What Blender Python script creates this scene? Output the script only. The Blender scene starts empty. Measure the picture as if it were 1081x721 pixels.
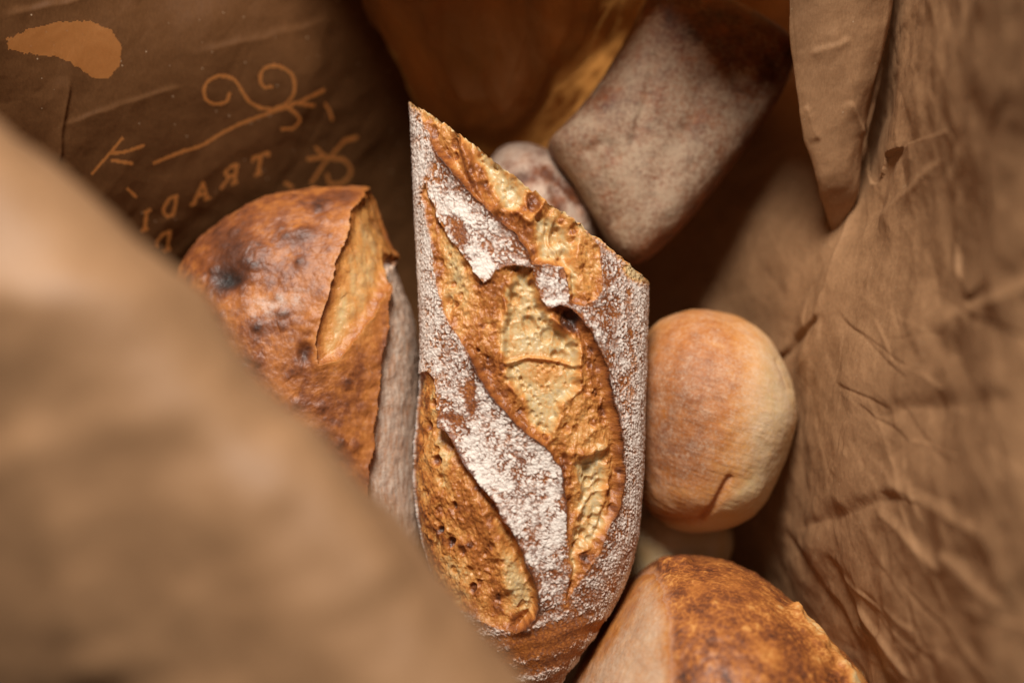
import bpy, math
import numpy as np

sc = bpy.context.scene
COL = sc.collection

# ------------------------------------------------------------------ camera
CX, CY, LENS_PX, CAM_H = 540.5, 360.5, 1501.0, 0.45      # 50 mm lens looking straight down into the bag
cam_data = bpy.data.cameras.new('camera')
cam = bpy.data.objects.new('camera', cam_data)
COL.objects.link(cam)
cam.location = (0, 0, CAM_H)
cam_data.sensor_width = 36.0
cam_data.lens = 50.0
cam_data.clip_start = 0.01
cam_data.clip_end = 50.0
cam_data.dof.use_dof = True
cam_data.dof.focus_distance = 0.460
cam_data.dof.aperture_fstop = 3.1
sc.camera = cam
sc.render.resolution_x, sc.render.resolution_y = 1024, 682

# ------------------------------------------------------------------ light
world = bpy.data.worlds.new('World')
sc.world = world
world.use_nodes = True
bg = world.node_tree.nodes['Background']
bg.inputs['Color'].default_value = (1.0, 0.93, 0.86, 1)
bg.inputs['Strength'].default_value = 0.045


def area(name, loc, target, size, power, color):
    d = bpy.data.lights.new(name, 'AREA')
    d.shape = 'DISK'
    d.size = size
    d.energy = power
    d.color = color
    o = bpy.data.objects.new(name, d)
    COL.objects.link(o)
    o.location = loc
    v = [target[i] - loc[i] for i in range(3)]
    from mathutils import Vector
    o.rotation_euler = Vector(v).to_track_quat('-Z', 'Y').to_euler()
    return o


area('window_light', (-0.12, 0.85, 0.86), (0.0, 0.0, -0.05), 0.38, 29.0, (1.0, 0.94, 0.86))

vs = sc.view_settings
vs.view_transform = 'Standard'
vs.look = 'None'
vs.exposure = -0.05
vs.gamma = 1.0
sc.cycles.use_denoising = True
sc.cycles.max_bounces = 8


# ------------------------------------------------------------------ numeric helpers
def P(px, py, z):
    """a point of the place, measured from the photograph at height z (metres)"""
    px, py, z = np.broadcast_arrays(np.asarray(px, float), np.asarray(py, float), np.asarray(z, float))
    d = CAM_H - z
    return np.stack([(px - CX) * d / LENS_PX, (CY - py) * d / LENS_PX, z], -1)


def to_px(V):
    d = CAM_H - V[..., 2]
    return CX + V[..., 0] * LENS_PX / d, CY - V[..., 1] * LENS_PX / d


def _h(ix, iy, iz, seed):
    with np.errstate(over='ignore'):
        h = (ix.astype(np.uint32) * np.uint32(374761393) + iy.astype(np.uint32) * np.uint32(668265263)
             + iz.astype(np.uint32) * np.uint32(2147483647 - 58) + np.uint32((seed * 974634777) & 0xffffffff))
        h ^= h >> np.uint32(13)
        h *= np.uint32(1274126177)
        h ^= h >> np.uint32(16)
        h *= np.uint32(2246822519)
        h ^= h >> np.uint32(13)
    return h


def noise(p, seed=0):
    """3-D gradient noise, about -0.6 .. 0.6"""
    i = np.floor(p).astype(np.int64)
    f = p - i
    u = f * f * f * (f * (f * 6 - 15) + 10)
    res = 0
    for dx in (0, 1):
        for dy in (0, 1):
            for dz in (0, 1):
                h = _h(i[..., 0] + dx, i[..., 1] + dy, i[..., 2] + dz, seed)
                gx = ((h & np.uint32(1023)).astype(float) / 511.5 - 1)
                gy = (((h >> np.uint32(10)) & np.uint32(1023)).astype(float) / 511.5 - 1)
                gz = (((h >> np.uint32(20)) & np.uint32(1023)).astype(float) / 511.5 - 1)
                w = (u[..., 0] if dx else 1 - u[..., 0]) * (u[..., 1] if dy else 1 - u[..., 1]) * (u[..., 2] if dz else 1 - u[..., 2])
                res = res + w * (gx * (f[..., 0] - dx) + gy * (f[..., 1] - dy) + gz * (f[..., 2] - dz))
    return res


def fbm(p, octs=4, seed=0, gain=0.5, ridged=False):
    a, s, t = 1.0, 0.0, 0.0
    for k in range(octs):
        n = noise(p * (2.03 ** k) + 17.3 * k, seed + k)
        s = s + a * ((1 - 2 * np.abs(n)) if ridged else n)
        t += a
        a *= gain
    return s / t


def worley(p, seed=0):
    i = np.floor(p).astype(np.int64)
    f1 = np.full(p.shape[:-1], 9.0)
    f2 = np.full(p.shape[:-1], 9.0)
    cid = np.zeros(p.shape[:-1])
    for dx in (-1, 0, 1):
        for dy in (-1, 0, 1):
            for dz in (-1, 0, 1):
                c = i + np.array([dx, dy, dz])
                h = _h(c[..., 0], c[..., 1], c[..., 2], seed)
                q = np.stack([(h & np.uint32(1023)) / 1023.0, ((h >> np.uint32(10)) & np.uint32(1023)) / 1023.0,
                              ((h >> np.uint32(20)) & np.uint32(1023)) / 1023.0], -1)
                d = np.sqrt((((c + q) - p) ** 2).sum(-1))
                new = d < f1
                f2 = np.where(new, f1, np.minimum(f2, d))
                cid = np.where(new, ((h >> np.uint32(5)) & np.uint32(4095)) / 4095.0, cid)
                f1 = np.where(new, d, f1)
    return f1, f2, cid


def sstep(a, b, x):
    t = np.clip((x - a) / (b - a), 0, 1)
    return t * t * (3 - 2 * t)


def spline(pts, t):
    """Catmull-Rom through pts (n, k), t in 0..1"""
    pts = np.asarray(pts, float)
    n = len(pts)
    ext = np.concatenate([[2 * pts[0] - pts[1]], pts, [2 * pts[-1] - pts[-2]]])
    s = np.clip(np.asarray(t) * (n - 1), 0, n - 1 - 1e-9)
    i = np.floor(s).astype(int)
    f = (s - i)[..., None]
    a, b, c, d = ext[i], ext[i + 1], ext[i + 2], ext[i + 3]
    return 0.5 * (2 * b + (c - a) * f + (2 * a - 5 * b + 4 * c - d) * f ** 2 + (3 * b - a - 3 * c + d) * f ** 3)


def seg_dist(x, y, pts, closed=False):
    pts = np.asarray(pts, float)
    q = np.concatenate([pts, pts[:1]]) if closed else pts
    best = np.full(x.shape, 1e9)
    for (ax, ay), (bx, by) in zip(q[:-1], q[1:]):
        dx, dy = bx - ax, by - ay
        t = np.clip(((x - ax) * dx + (y - ay) * dy) / max(dx * dx + dy * dy, 1e-9), 0, 1)
        best = np.minimum(best, (x - ax - t * dx) ** 2 + (y - ay - t * dy) ** 2)
    return np.sqrt(best)


def sdf(x, y, poly):
    """signed distance, positive inside"""
    d = seg_dist(x, y, poly, True)
    ins = np.zeros(x.shape, bool)
    q = np.asarray(poly, float)
    for (ax, ay), (bx, by) in zip(q, np.roll(q, -1, 0)):
        if ay == by:
            continue
        ins ^= ((ay > y) != (by > y)) & (x < (bx - ax) * (y - ay) / (by - ay) + ax)
    return np.where(ins, d, -d)


def blob(x, y, cx, cy, rx, ry, ang=0.0):
    a = math.radians(ang)
    u = (x - cx) * math.cos(a) + (y - cy) * math.sin(a)
    v = -(x - cx) * math.sin(a) + (y - cy) * math.cos(a)
    return np.exp(-((u / rx) ** 2 + (v / ry) ** 2) ** 1.5)


def normals(V):
    du = np.gradient(V, axis=0)
    dv = np.gradient(V, axis=1)
    n = np.cross(du, dv)
    return n / np.maximum(np.linalg.norm(n, axis=-1, keepdims=True), 1e-12)


# ------------------------------------------------------------------ mesh helpers
def grid_faces(nu, nv, wrap=False):
    i = np.arange(nu - 1)[:, None]
    j = np.arange(nv if wrap else nv - 1)[None, :]
    j2 = (j + 1) % nv
    return np.stack([(i * nv + j) + 0 * j2, i * nv + j2, (i + 1) * nv + j2, (i + 1) * nv + j], -1).reshape(-1, 4)


def build(name, V, F, mat, parent=None, attrs=None, mask=None, loc=None, smooth=True):
    """one mesh object from a vertex array and a quad array (mask picks a subset of the faces)"""
    V = np.asarray(V, float).reshape(-1, 3)
    F = np.asarray(F)
    if mask is not None:
        F = F[mask]
    used = np.unique(F)
    remap = np.full(len(V), -1)
    remap[used] = np.arange(len(used))
    F = remap[F]
    V = V[used]
    org = np.zeros(3)
    if parent is not None:
        org = np.array(parent.get('org', (0, 0, 0)), float)
    elif loc is not None:
        org = np.asarray(loc, float)
    V = V - org
    me = bpy.data.meshes.new(name)
    k = F.shape[1]
    me.vertices.add(len(V))
    me.vertices.foreach_set('co', V.astype(np.float32).ravel())
    me.loops.add(len(F) * k)
    me.loops.foreach_set('vertex_index', F.astype(np.int32).ravel())
    me.polygons.add(len(F))
    me.polygons.foreach_set('loop_start', (np.arange(len(F)) * k).astype(np.int32))
    me.polygons.foreach_set('loop_total', np.full(len(F), k, np.int32))
    me.polygons.foreach_set('use_smooth', np.full(len(F), smooth, bool))
    for an, av in (attrs or {}).items():
        a = me.attributes.new(an, 'FLOAT', 'POINT')
        a.data.foreach_set('value', np.asarray(av, float).ravel()[used].astype(np.float32))
    me.update(calc_edges=True)
    me.validate()
    me.materials.append(mat)
    o = bpy.data.objects.new(name, me)
    COL.objects.link(o)
    if parent is not None:
        o.parent = parent
    else:
        o.location = org
    return o


def thing(name, label, cat, loc):
    o = bpy.data.objects.new(name, None)
    o.empty_display_size = 0.02
    COL.objects.link(o)
    o.location = loc
    o['label'] = label
    o['category'] = cat
    o['org'] = [float(c) for c in loc]
    return o


def finish():
    for o in COL.objects:
        if 'org' in o:
            del o['org']


# ------------------------------------------------------------------ materials
def nodes(name):
    m = bpy.data.materials.new(name)
    m.use_nodes = True
    nt = m.node_tree
    for n in list(nt.nodes):
        nt.nodes.remove(n)
    return m, nt


def bread(name, bump=0.5, rough=(0.42, 0.85), grain=2600.0, flour_col=(0.74, 0.665, 0.60), sss=0.0):
    """crust and crumb: attribute bake 0 pale crumb .. 1 charred, attribute flour 0 .. 1"""
    m, nt = nodes(name)
    N, L = nt.nodes.new, nt.links.new
    out = N('ShaderNodeOutputMaterial')
    bs = N('ShaderNodeBsdfPrincipled')
    L(bs.outputs[0], out.inputs[0])
    geo = N('ShaderNodeTexCoord')
    ab = N('ShaderNodeAttribute'); ab.attribute_name = 'bake'
    af = N('ShaderNodeAttribute'); af.attribute_name = 'flour'
    n1 = N('ShaderNodeTexNoise'); n1.inputs['Scale'].default_value = 330; n1.inputs['Detail'].default_value = 5
    n1.inputs['Roughness'].default_value = 0.65
    n2 = N('ShaderNodeTexNoise'); n2.inputs['Scale'].default_value = grain; n2.inputs['Detail'].default_value = 3
    L(geo.outputs['Object'], n1.inputs['Vector']); L(geo.outputs['Object'], n2.inputs['Vector'])

    def math_(op, a, b=None, c=None):
        k = N('ShaderNodeMath'); k.operation = op
        for s, v in zip(k.inputs, (a, b, c)):
            if v is None:
                continue
            if isinstance(v, (int, float)):
                s.default_value = v
            else:
                L(v, s)
        return k.outputs[0]
    d1 = math_('MULTIPLY_ADD', n1.outputs['Fac'], 0.16, -0.08)
    bk = math_('ADD', ab.outputs['Fac'], d1)
    d2 = math_('MULTIPLY_ADD', n2.outputs['Fac'], 0.12, -0.06)
    bk = math_('ADD', bk, d2)
    ramp = N('ShaderNodeValToRGB')
    L(bk, ramp.inputs[0])
    els = ramp.color_ramp.elements
    stops = [(0.0, (0.51, 0.42, 0.275)), (0.2, (0.53, 0.36, 0.165)), (0.38, (0.53, 0.240, 0.066)), (0.55, (0.365, 0.125, 0.027)),
             (0.72, (0.185, 0.055, 0.016)), (0.87, (0.075, 0.024, 0.011)), (1.0, (0.016, 0.010, 0.008))]
    while len(els) < len(stops):
        els.new(0.5)
    for e, (p, c) in zip(els, stops):
        e.position = p
        e.color = (*c, 1)
    fl = math_('ADD', af.outputs['Fac'], math_('MULTIPLY_ADD', n2.outputs['Fac'], 0.5, -0.25))
    mr = N('ShaderNodeMapRange'); mr.interpolation_type = 'SMOOTHSTEP'
    mr.inputs['From Min'].default_value = 0.05; mr.inputs['From Max'].default_value = 1.08
    L(fl, mr.inputs['Value'])
    flc = N('ShaderNodeMix'); flc.data_type = 'RGBA'
    L(mr.outputs[0], flc.inputs['Factor'])
    L(ramp.outputs[0], flc.inputs[6])
    flc.inputs[7].default_value = (*flour_col, 1)
    L(flc.outputs[2], bs.inputs['Base Color'])
    rr = N('ShaderNodeMapRange')
    rr.inputs['To Min'].default_value, rr.inputs['To Max'].default_value = rough
    L(mr.outputs[0], rr.inputs['Value'])
    L(rr.outputs[0], bs.inputs['Roughness'])
    bs.inputs['Specular IOR Level'].default_value = 0.4
    if sss:
        bs.inputs['Subsurface Weight'].default_value = sss
        bs.inputs['Subsurface Radius'].default_value = (0.004, 0.002, 0.001)
        bs.inputs['Subsurface Scale'].default_value = 1.0
    hgt = math_('ADD', math_('MULTIPLY', n1.outputs['Fac'], 1.0), math_('MULTIPLY', n2.outputs['Fac'], 0.35))
    bp = N('ShaderNodeBump')
    bp.inputs['Strength'].default_value = bump
    bp.inputs['Distance'].default_value = 0.0008
    if name == 'torn_crumb':
        bpm = N('ShaderNodeMapRange')
        bpm.inputs['From Min'].default_value, bpm.inputs['From Max'].default_value = 0.12, 0.5
        bpm.inputs['To Min'].default_value, bpm.inputs['To Max'].default_value = bump * 0.2, bump
        L(ab.outputs['Fac'], bpm.inputs['Value']); L(bpm.outputs[0], bp.inputs['Strength'])
    L(hgt, bp.inputs['Height'])
    L(bp.outputs[0], bs.inputs['Normal'])
    return m


def paper(name, col, trans=0.25, fibre=1.0, bump=0.38, glow=None, glow_var=0.0, fleck=0.72, spec=0.4):
    m, nt = nodes(name)
    N, L = nt.nodes.new, nt.links.new
    out = N('ShaderNodeOutputMaterial')
    bs = N('ShaderNodeBsdfPrincipled')
    tr = N('ShaderNodeBsdfTranslucent')
    mx = N('ShaderNodeMixShader'); mx.inputs[0].default_value = trans
    L(bs.outputs[0], mx.inputs[1]); L(tr.outputs[0], mx.inputs[2]); L(mx.outputs[0], out.inputs[0])
    tc = N('ShaderNodeTexCoord')
    mp = N('ShaderNodeMapping'); mp.inputs['Scale'].default_value = (1.0, 0.35, 0.35)
    mp.inputs['Rotation'].default_value = (0.3, 0.4, 0.5)
    L(tc.outputs['Object'], mp.inputs['Vector'])
    n1 = N('ShaderNodeTexNoise'); n1.inputs['Scale'].default_value = 1700; n1.inputs['Detail'].default_value = 4
    n1.inputs['Roughness'].default_value = 0.7
    n2 = N('ShaderNodeTexNoise'); n2.inputs['Scale'].default_value = 60; n2.inputs['Detail'].default_value = 6
    n2.inputs['Roughness'].default_value = 0.6
    n3 = N('ShaderNodeTexNoise'); n3.inputs['Scale'].default_value = 150; n3.inputs['Detail'].default_value = 3
    n3.inputs['Distortion'].default_value = 1.0
    L(mp.outputs[0], n1.inputs['Vector']); L(tc.outputs['Object'], n2.inputs['Vector']); L(tc.outputs['Object'], n3.inputs['Vector'])
    r = N('ShaderNodeValToRGB')
    r.color_ramp.elements[0].position = 0.3; r.color_ramp.elements[1].position = 0.72
    r.color_ramp.elements[0].color = (col[0] * 0.72, col[1] * 0.68, col[2] * 0.64, 1)
    r.color_ramp.elements[1].color = (col[0] * 1.22, col[1] * 1.22, col[2] * 1.22, 1)
    mm = N('ShaderNodeMath'); mm.operation = 'MULTIPLY_ADD'; mm.inputs[1].default_value = 0.55
    L(n1.outputs['Fac'], mm.inputs[0])
    m2 = N('ShaderNodeMath'); m2.operation = 'MULTIPLY'; m2.inputs[1].default_value = 0.45
    L(n2.outputs['Fac'], m2.inputs[0]); L(m2.outputs[0], mm.inputs[2])
    L(mm.outputs[0], r.inputs[0])
    # small sparkling specks of light painted into the paper colour
    vo = N('ShaderNodeTexVoronoi'); vo.inputs['Scale'].default_value = 300
    L(tc.outputs['Object'], vo.inputs['Vector'])
    fr = N('ShaderNodeMapRange'); fr.inputs['From Min'].default_value = 0.11; fr.inputs['From Max'].default_value = 0.06
    L(vo.outputs['Distance'], fr.inputs['Value'])
    sel = N('ShaderNodeSeparateColor'); L(vo.outputs['Color'], sel.inputs[0])
    gt = N('ShaderNodeMath'); gt.operation = 'GREATER_THAN'; gt.inputs[1].default_value = fleck; L(sel.outputs[0], gt.inputs[0])
    fm = N('ShaderNodeMath'); fm.operation = 'MULTIPLY'; L(fr.outputs[0], fm.inputs[0]); L(gt.outputs[0], fm.inputs[1])
    fm2 = N('ShaderNodeMath'); fm2.operation = 'MULTIPLY'; fm2.inputs[1].default_value = 0.55; L(fm.outputs[0], fm2.inputs[0])
    mc = N('ShaderNodeMix'); mc.data_type = 'RGBA'
    L(fm2.outputs[0], mc.inputs['Factor']); L(r.outputs[0], mc.inputs[6]); mc.inputs[7].default_value = (0.62, 0.46, 0.30, 1)
    L(mc.outputs[2], bs.inputs['Base Color'])
    if glow:
        tr.inputs['Color'].default_value = (*glow, 1)
        if glow_var:
            gr = N('ShaderNodeValToRGB')
            gr.color_ramp.elements[0].position = 0.40; gr.color_ramp.elements[1].position = 0.70
            gr.color_ramp.elements[0].color = (glow[0] * .45, glow[1] * .42, glow[2] * .4, 1)
            gr.color_ramp.elements[1].color = (glow[0] * (1 + glow_var), glow[1] * (1 + glow_var), glow[2] * (1 + glow_var), 1)
            n4 = N('ShaderNodeTexNoise'); n4.inputs['Scale'].default_value = 26; n4.inputs['Detail'].default_value = 6
            n4.inputs['Distortion'].default_value = 0.8
            mp4 = N('ShaderNodeMapping'); mp4.inputs['Scale'].default_value = (1.0, 0.6, 0.6); mp4.inputs['Rotation'].default_value = (0, 0, 0.5)
            L(tc.outputs['Object'], mp4.inputs['Vector']); L(mp4.outputs[0], n4.inputs['Vector'])
            L(n4.outputs['Fac'], gr.inputs[0]); L(gr.outputs[0], tr.inputs['Color'])
    else:
        L(mc.outputs[2], tr.inputs['Color'])
    bs.inputs['Roughness'].default_value = 0.55
    bs.inputs['Specular IOR Level'].default_value = spec
    h = N('ShaderNodeMath'); h.operation = 'MULTIPLY_ADD'; h.inputs[1].default_value = 0.13 * fibre
    L(n1.outputs['Fac'], h.inputs[0])
    h3 = N('ShaderNodeMath'); h3.operation = 'MULTIPLY_ADD'; h3.inputs[1].default_value = 0.12
    h2 = N('ShaderNodeMath'); h2.operation = 'MULTIPLY'; h2.inputs[1].default_value = 0.55
    L(n2.outputs['Fac'], h2.inputs[0])
    L(n3.outputs['Fac'], h3.inputs[0]); L(h2.outputs[0], h3.inputs[2])
    L(h3.outputs[0], h.inputs[2])
    bp = N('ShaderNodeBump'); bp.inputs['Strength'].default_value = bump; bp.inputs['Distance'].default_value = 0.0022
    L(h.outputs[0], bp.inputs['Height'])
    L(bp.outputs[0], bs.inputs['Normal'])
    return m


KRAFT = (0.375, 0.208, 0.104)
M_paper = paper('kraft_paper', KRAFT)
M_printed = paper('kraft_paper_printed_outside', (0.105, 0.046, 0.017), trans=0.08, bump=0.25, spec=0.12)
M_print = paper('unprinted_lettering', (0.50, 0.245, 0.085), trans=0.75, bump=0.25, fleck=0.2, glow=(0.90, 0.46, 0.16))
M_thin = paper('thin_kraft_paper', (0.30, 0.16, 0.072), trans=0.62, glow=(0.80, 0.36, 0.09), glow_var=0.25)
M_flour = bread('floured_crust')
M_crumb = bread('torn_crumb', bump=0.5, rough=(0.38, 0.8), sss=0.25)
M_cut = bread('cut_crumb', bump=0.6, rough=(0.7, 0.85), sss=0.25)
M_gloss = bread('glossy_brown_crust', bump=0.25, rough=(0.50, 0.8), grain=1500)
M_soft = bread('soft_bun_crust', bump=0.22, rough=(0.6, 0.85), grain=1300, flour_col=(0.62, 0.47, 0.335))
M_dull = bread('dusty_crust', bump=0.5, rough=(0.6, 0.9), grain=1500, flour_col=(0.335, 0.240, 0.160))


M_flank = bread('floured_flank', bump=0.5, rough=(0.6, 0.9), grain=1500, flour_col=(0.64, 0.53, 0.43))
M_pale = bread('pale_dusted_crust', bump=0.4, rough=(0.5, 0.9), grain=1500, flour_col=(0.52, 0.385, 0.27))


# ------------------------------------------------------------------ the paper bag
bag = thing('paper_bag', 'open crumpled brown kraft paper bag holding the loaves and rolls', 'paper bag', (0.0, 0.0, -0.135))


def sheet(rows, nu, nv, crumple=0.0012, seed=1, creases=(), z_is=2):
    """paper sheet through a grid of measured points, with crumples and creases"""
    rows = np.asarray(rows, float)                      # (r, c, 3): px, py, z
    W = P(rows[..., 0], rows[..., 1], rows[..., 2])
    A = np.stack([spline(W[i], np.linspace(0, 1, nv)) for i in range(len(W))])           # (r, nv, 3)
    V = np.stack([spline(A[:, j], np.linspace(0, 1, nu)) for j in range(nv)], 1)         # (nu, nv, 3)
    n = normals(V)
    n[n[..., 2] < 0] *= -1
    p = V * 1000.0
    h = (fbm(p / 34.0, 3, seed, ridged=True) - 0.55) * 2.2 + (fbm(p / 13.0, 3, seed + 9, ridged=True) - 0.55) * 0.7
    rng = np.random.RandomState(seed)
    warp = np.stack([noise(p / 30, seed + 50), noise(p / 30, seed + 51), noise(p / 30, seed + 52)], -1) * 9
    fold = 0
    for lam in (62, 47, 36, 29, 21, 17, 12, 8.5):
        d = rng.normal(size=3)
        d /= np.linalg.norm(d)
        ph = ((p + warp) @ d) / lam + rng.rand()
        tri = np.abs((ph % 1.0) - 0.5) * 4 - 1
        win = sstep(-0.12, 0.22, noise(p / (lam * 0.8), seed + 60 + int(lam)))
        fold = fold + tri * win * lam / (45.0 if lam > 15 else 110.0)
    V = V + n * ((h * 0.55 + fold * 0.85) * crumple)[..., None]
    x, y = to_px(V)
    wob = 5 * noise(np.stack([x / 30, y / 30, 0 * x + seed], -1), 5)
    for (x0, y0, x1, y1, w, dep) in creases:
        L = math.hypot(x1 - x0, y1 - y0)
        ux, uy = (x1 - x0) / L, (y1 - y0) / L
        s = (x - x0) * ux + (y - y0) * uy
        d = -(x - x0) * uy + (y - y0) * ux + wob
        win = sstep(0, 0.18, s / L) * sstep(1, 0.82, s / L)
        prof = np.where(d < 0, np.exp(-(d / (w * 0.6)) ** 2), np.exp(-d / (w * 1.6)))
        V = V + n * (dep * 0.001 * prof * win)[..., None]
    return V


def panel(name, rows, nu, nv, mat=None, **k):
    V = sheet(rows, nu, nv, **k)
    return build(name, V, grid_faces(nu, nv), mat or M_paper, bag), V


def rws(ys, cols):
    return [[(x, y, z) for (x, z) in r] for y, r in zip(ys, cols)]


# printed wall of the bag at the upper left; the unprinted letters and ornaments let the light through
zf = 2.403


def Z(*pts):
    return [(x / zf, y / zf) for x, y in pts]


def letter(kind, cx, cy, h=20, w=16):
    """mirrored capital, as seen from inside the bag; u runs to the left"""
    ux, uy = -0.93, 0.36
    vx, vy = 0.16, -0.985
    S = {'T': [[(-.55, .5), (.55, .5)], [(0, .5), (0, -.5)], [(-.55, .5), (-.55, .3)], [(.55, .5), (.55, .3)], [(-.2, -.5), (.2, -.5)]],
         'R': [[(-.4, -.5), (-.4, .5)], [(-.4, .5), (.1, .5), (.4, .25), (.1, 0), (-.4, 0)], [(0, 0), (.5, -.5)], [(-.55, -.5), (-.25, -.5)]],
         'A': [[(-.5, -.5), (0, .5)], [(0, .5), (.5, -.5)], [(-.27, -.15), (.27, -.15)], [(-.65, -.5), (-.35, -.5)], [(.35, -.5), (.65, -.5)]],
         'D': [[(-.4, -.5), (-.4, .5)], [(-.4, .5), (.1, .45), (.42, .0), (.1, -.45), (-.4, -.5)]],
         'I': [[(0, -.5), (0, .5)], [(-.2, .5), (.2, .5)], [(-.2, -.5), (.2, -.5)]],
         'P': [[(-.4, -.5), (-.4, .5)], [(-.4, .5), (.15, .5), (.45, .2)], [(-.6, -.5), (-.2, -.5)], [(.45, .2), (.45, -.1)]]}[kind]
    return [[(cx + (a * w) * ux + (b * h) * vx, cy + (a * w) * uy + (b * h) * vy) for a, b in q] for q in S]


MARKS = [('printed_letter', 2.8, letter(k, a, b)) for k, a, b in (('T', 274, 174), ('R', 243, 186), ('A', 213, 203), ('D', 179, 219), ('I', 154, 233), ('P', 172, 257))]
MARKS += [
    ('printed_scroll', 2.9, [Z((690, 280), (650, 270), (625, 250), (605, 215), (590, 200), (560, 193), (530, 205), (518, 230), (525, 255), (550, 265), (575, 258), (582, 240)),
                             Z((690, 280), (730, 260), (748, 225), (740, 190), (710, 170), (675, 172), (660, 195), (668, 220), (690, 222)),
                             Z((725, 268), (760, 300), (745, 325), (715, 328)), Z((740, 262), (795, 268)), Z((825, 265), (838, 285), (842, 303)), Z((800, 240), (822, 230))]),
    ('printed_line', 2.6, [Z((390, 415), (450, 390), (510, 370), (560, 340), (610, 315), (690, 285), (740, 268), (810, 235))]),
    ('printed_sprig', 2.8, [Z((270, 400), (310, 352)), Z((280, 390), (320, 385), (365, 370)), Z((285, 408), (335, 415)), Z((235, 440), (270, 400)), Z((325, 480), (345, 500))]),
    ('printed_flourish', 3.3, [Z((905, 350), (875, 358), (850, 385), (820, 420), (790, 465)), Z((800, 375), (830, 400), (870, 405), (890, 430), (875, 460), (840, 468), (830, 445)),
                               Z((780, 405), (815, 400)), Z((725, 465), (740, 475))])]
PATCH = [(8, 42), (30, 32), (60, 24), (96, 23), (118, 33), (129, 50), (126, 70), (114, 83), (98, 82), (82, 70), (62, 60), (34, 58), (10, 52)]  # outline of the bright oval, given the same material as the lettering

VB = sheet(rws([-90, 60, 200, 330, 480, 640], [
    [(-260, .07), (0, .005), (150, -.03), (300, -.06), (420, -.085), (600, -.12)],
    [(-260, .06), (0, -.002), (150, -.030), (300, -.058), (420, -.092), (600, -.13)],
    [(-260, .04), (0, -.020), (150, -.048), (290, -.078), (420, -.112), (600, -.135)],
    [(-260, .00), (0, -.058), (150, -.080), (290, -.108), (420, -.127), (600, -.137)],
    [(-260, -.03), (0, -.10), (150, -.115), (290, -.124), (420, -.132), (600, -.138)],
    [(-260, -.05), (0, -.11), (150, -.122), (290, -.130), (420, -.135), (600, -.139)]]),
    640, 800, seed=3, crumple=0.0006,
    creases=[(72, 80, 60, 180, 5, .8), (0, 20, 130, -10, 8, .8), (60, 135, 200, 90, 6, .5), (200, 60, 360, 20, 8, .6)])
FB = grid_faces(640, 800)
bx, by = to_px(VB)
bx, by = bx.ravel(), by.ravel()
near = (bx > -20) & (bx < 420) & (by > -20) & (by < 320)
nx_, ny_ = bx[near], by[near]
ids = np.zeros(len(bx), int)
wv = noise(np.stack([nx_ / 6, ny_ / 6, 0 * nx_], -1), 2)
for k, (nm, w, strokes) in enumerate(MARKS):
    d = np.full(nx_.shape, 1e9)
    for pts in strokes:
        pts = np.asarray(pts, float)
        q = spline(pts, np.linspace(0, 1, 8 * len(pts))) if len(pts) > 2 else pts
        d = np.minimum(d, seg_dist(nx_, ny_, q))
    sub = ids[near]
    sub[(d < w / 2 * (1 + 0.8 * wv)) & (sub == 0)] = k + 1
    ids[near] = sub
sub = ids[near]
sub[(sdf(nx_, ny_, PATCH) + 2.5 * wv + (1.5 + 5 * sstep(60, 10, nx_)) * noise(np.stack([nx_ / 1.6, ny_ / 1.6, 0 * nx_], -1), 9) > 0) & (sub == 0)] = len(MARKS) + 1
ids[near] = sub
fb = ids[FB]
fb = np.where((fb > 0).sum(1) >= 2, fb.max(1), 0)
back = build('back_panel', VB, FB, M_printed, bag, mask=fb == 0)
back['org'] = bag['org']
for k, (nm, w, strokes) in enumerate(MARKS + [('bright_patch', 0, [])]):
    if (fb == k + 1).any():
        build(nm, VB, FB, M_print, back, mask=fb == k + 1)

panel('back_fold', rws([-200, -70, 20, 80, 130, 175, 230], [
    [(230, -.02), (290, .0), (390, .03), (530, .04), (650, .03), (740, .0), (770, -.05)],
    [(300, -.095), (345, -.075), (420, -.045), (530, -.03), (640, -.05), (715, -.10), (730, -.135)],
    [(360, -.10), (385, -.085), (440, -.055), (530, -.038), (610, -.055), (675, -.10), (690, -.138)],
    [(405, -.11), (425, -.095), (465, -.070), (530, -.052), (590, -.072), (635, -.11), (650, -.138)],
    [(435, -.12), (450, -.108), (480, -.090), (528, -.075), (570, -.090), (605, -.12), (620, -.138)],
    [(460, -.130), (470, -.124), (495, -.114), (525, -.105), (555, -.112), (585, -.13), (600, -.138)],
    [(470, -.138), (480, -.137), (500, -.136), (525, -.134), (555, -.136), (580, -.138), (600, -.139)]]),
    200, 220, mat=M_thin, seed=11, crumple=0.0022, creases=[(560, 20, 525, 120, 5, .7), (600, 20, 560, 110, 8, .9), (450, 20, 500, 60, 8, .6)])

rw = np.random.RandomState(5)
WRINKLES = []
for k in range(60):
    wx, wy = rw.uniform(885, 1060), rw.uniform(330, 740)
    wa = rw.normal(0.85, 0.35)
    wl = rw.uniform(45, 150)
    WRINKLES.append((wx - wl / 2 * math.cos(wa), wy - wl / 2 * math.sin(wa), wx + wl / 2 * math.cos(wa), wy + wl / 2 * math.sin(wa), rw.uniform(2.2, 5.5), rw.uniform(-0.5, 0.5)))
for k in range(30):
    wx, wy = rw.uniform(835, 900), rw.uniform(250, 600)
    wl = rw.uniform(30, 90)
    WRINKLES.append((wx, wy, wx - wl * .25, wy + wl, rw.uniform(1.2, 2.6), rw.uniform(-0.3, 0.35)))

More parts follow.
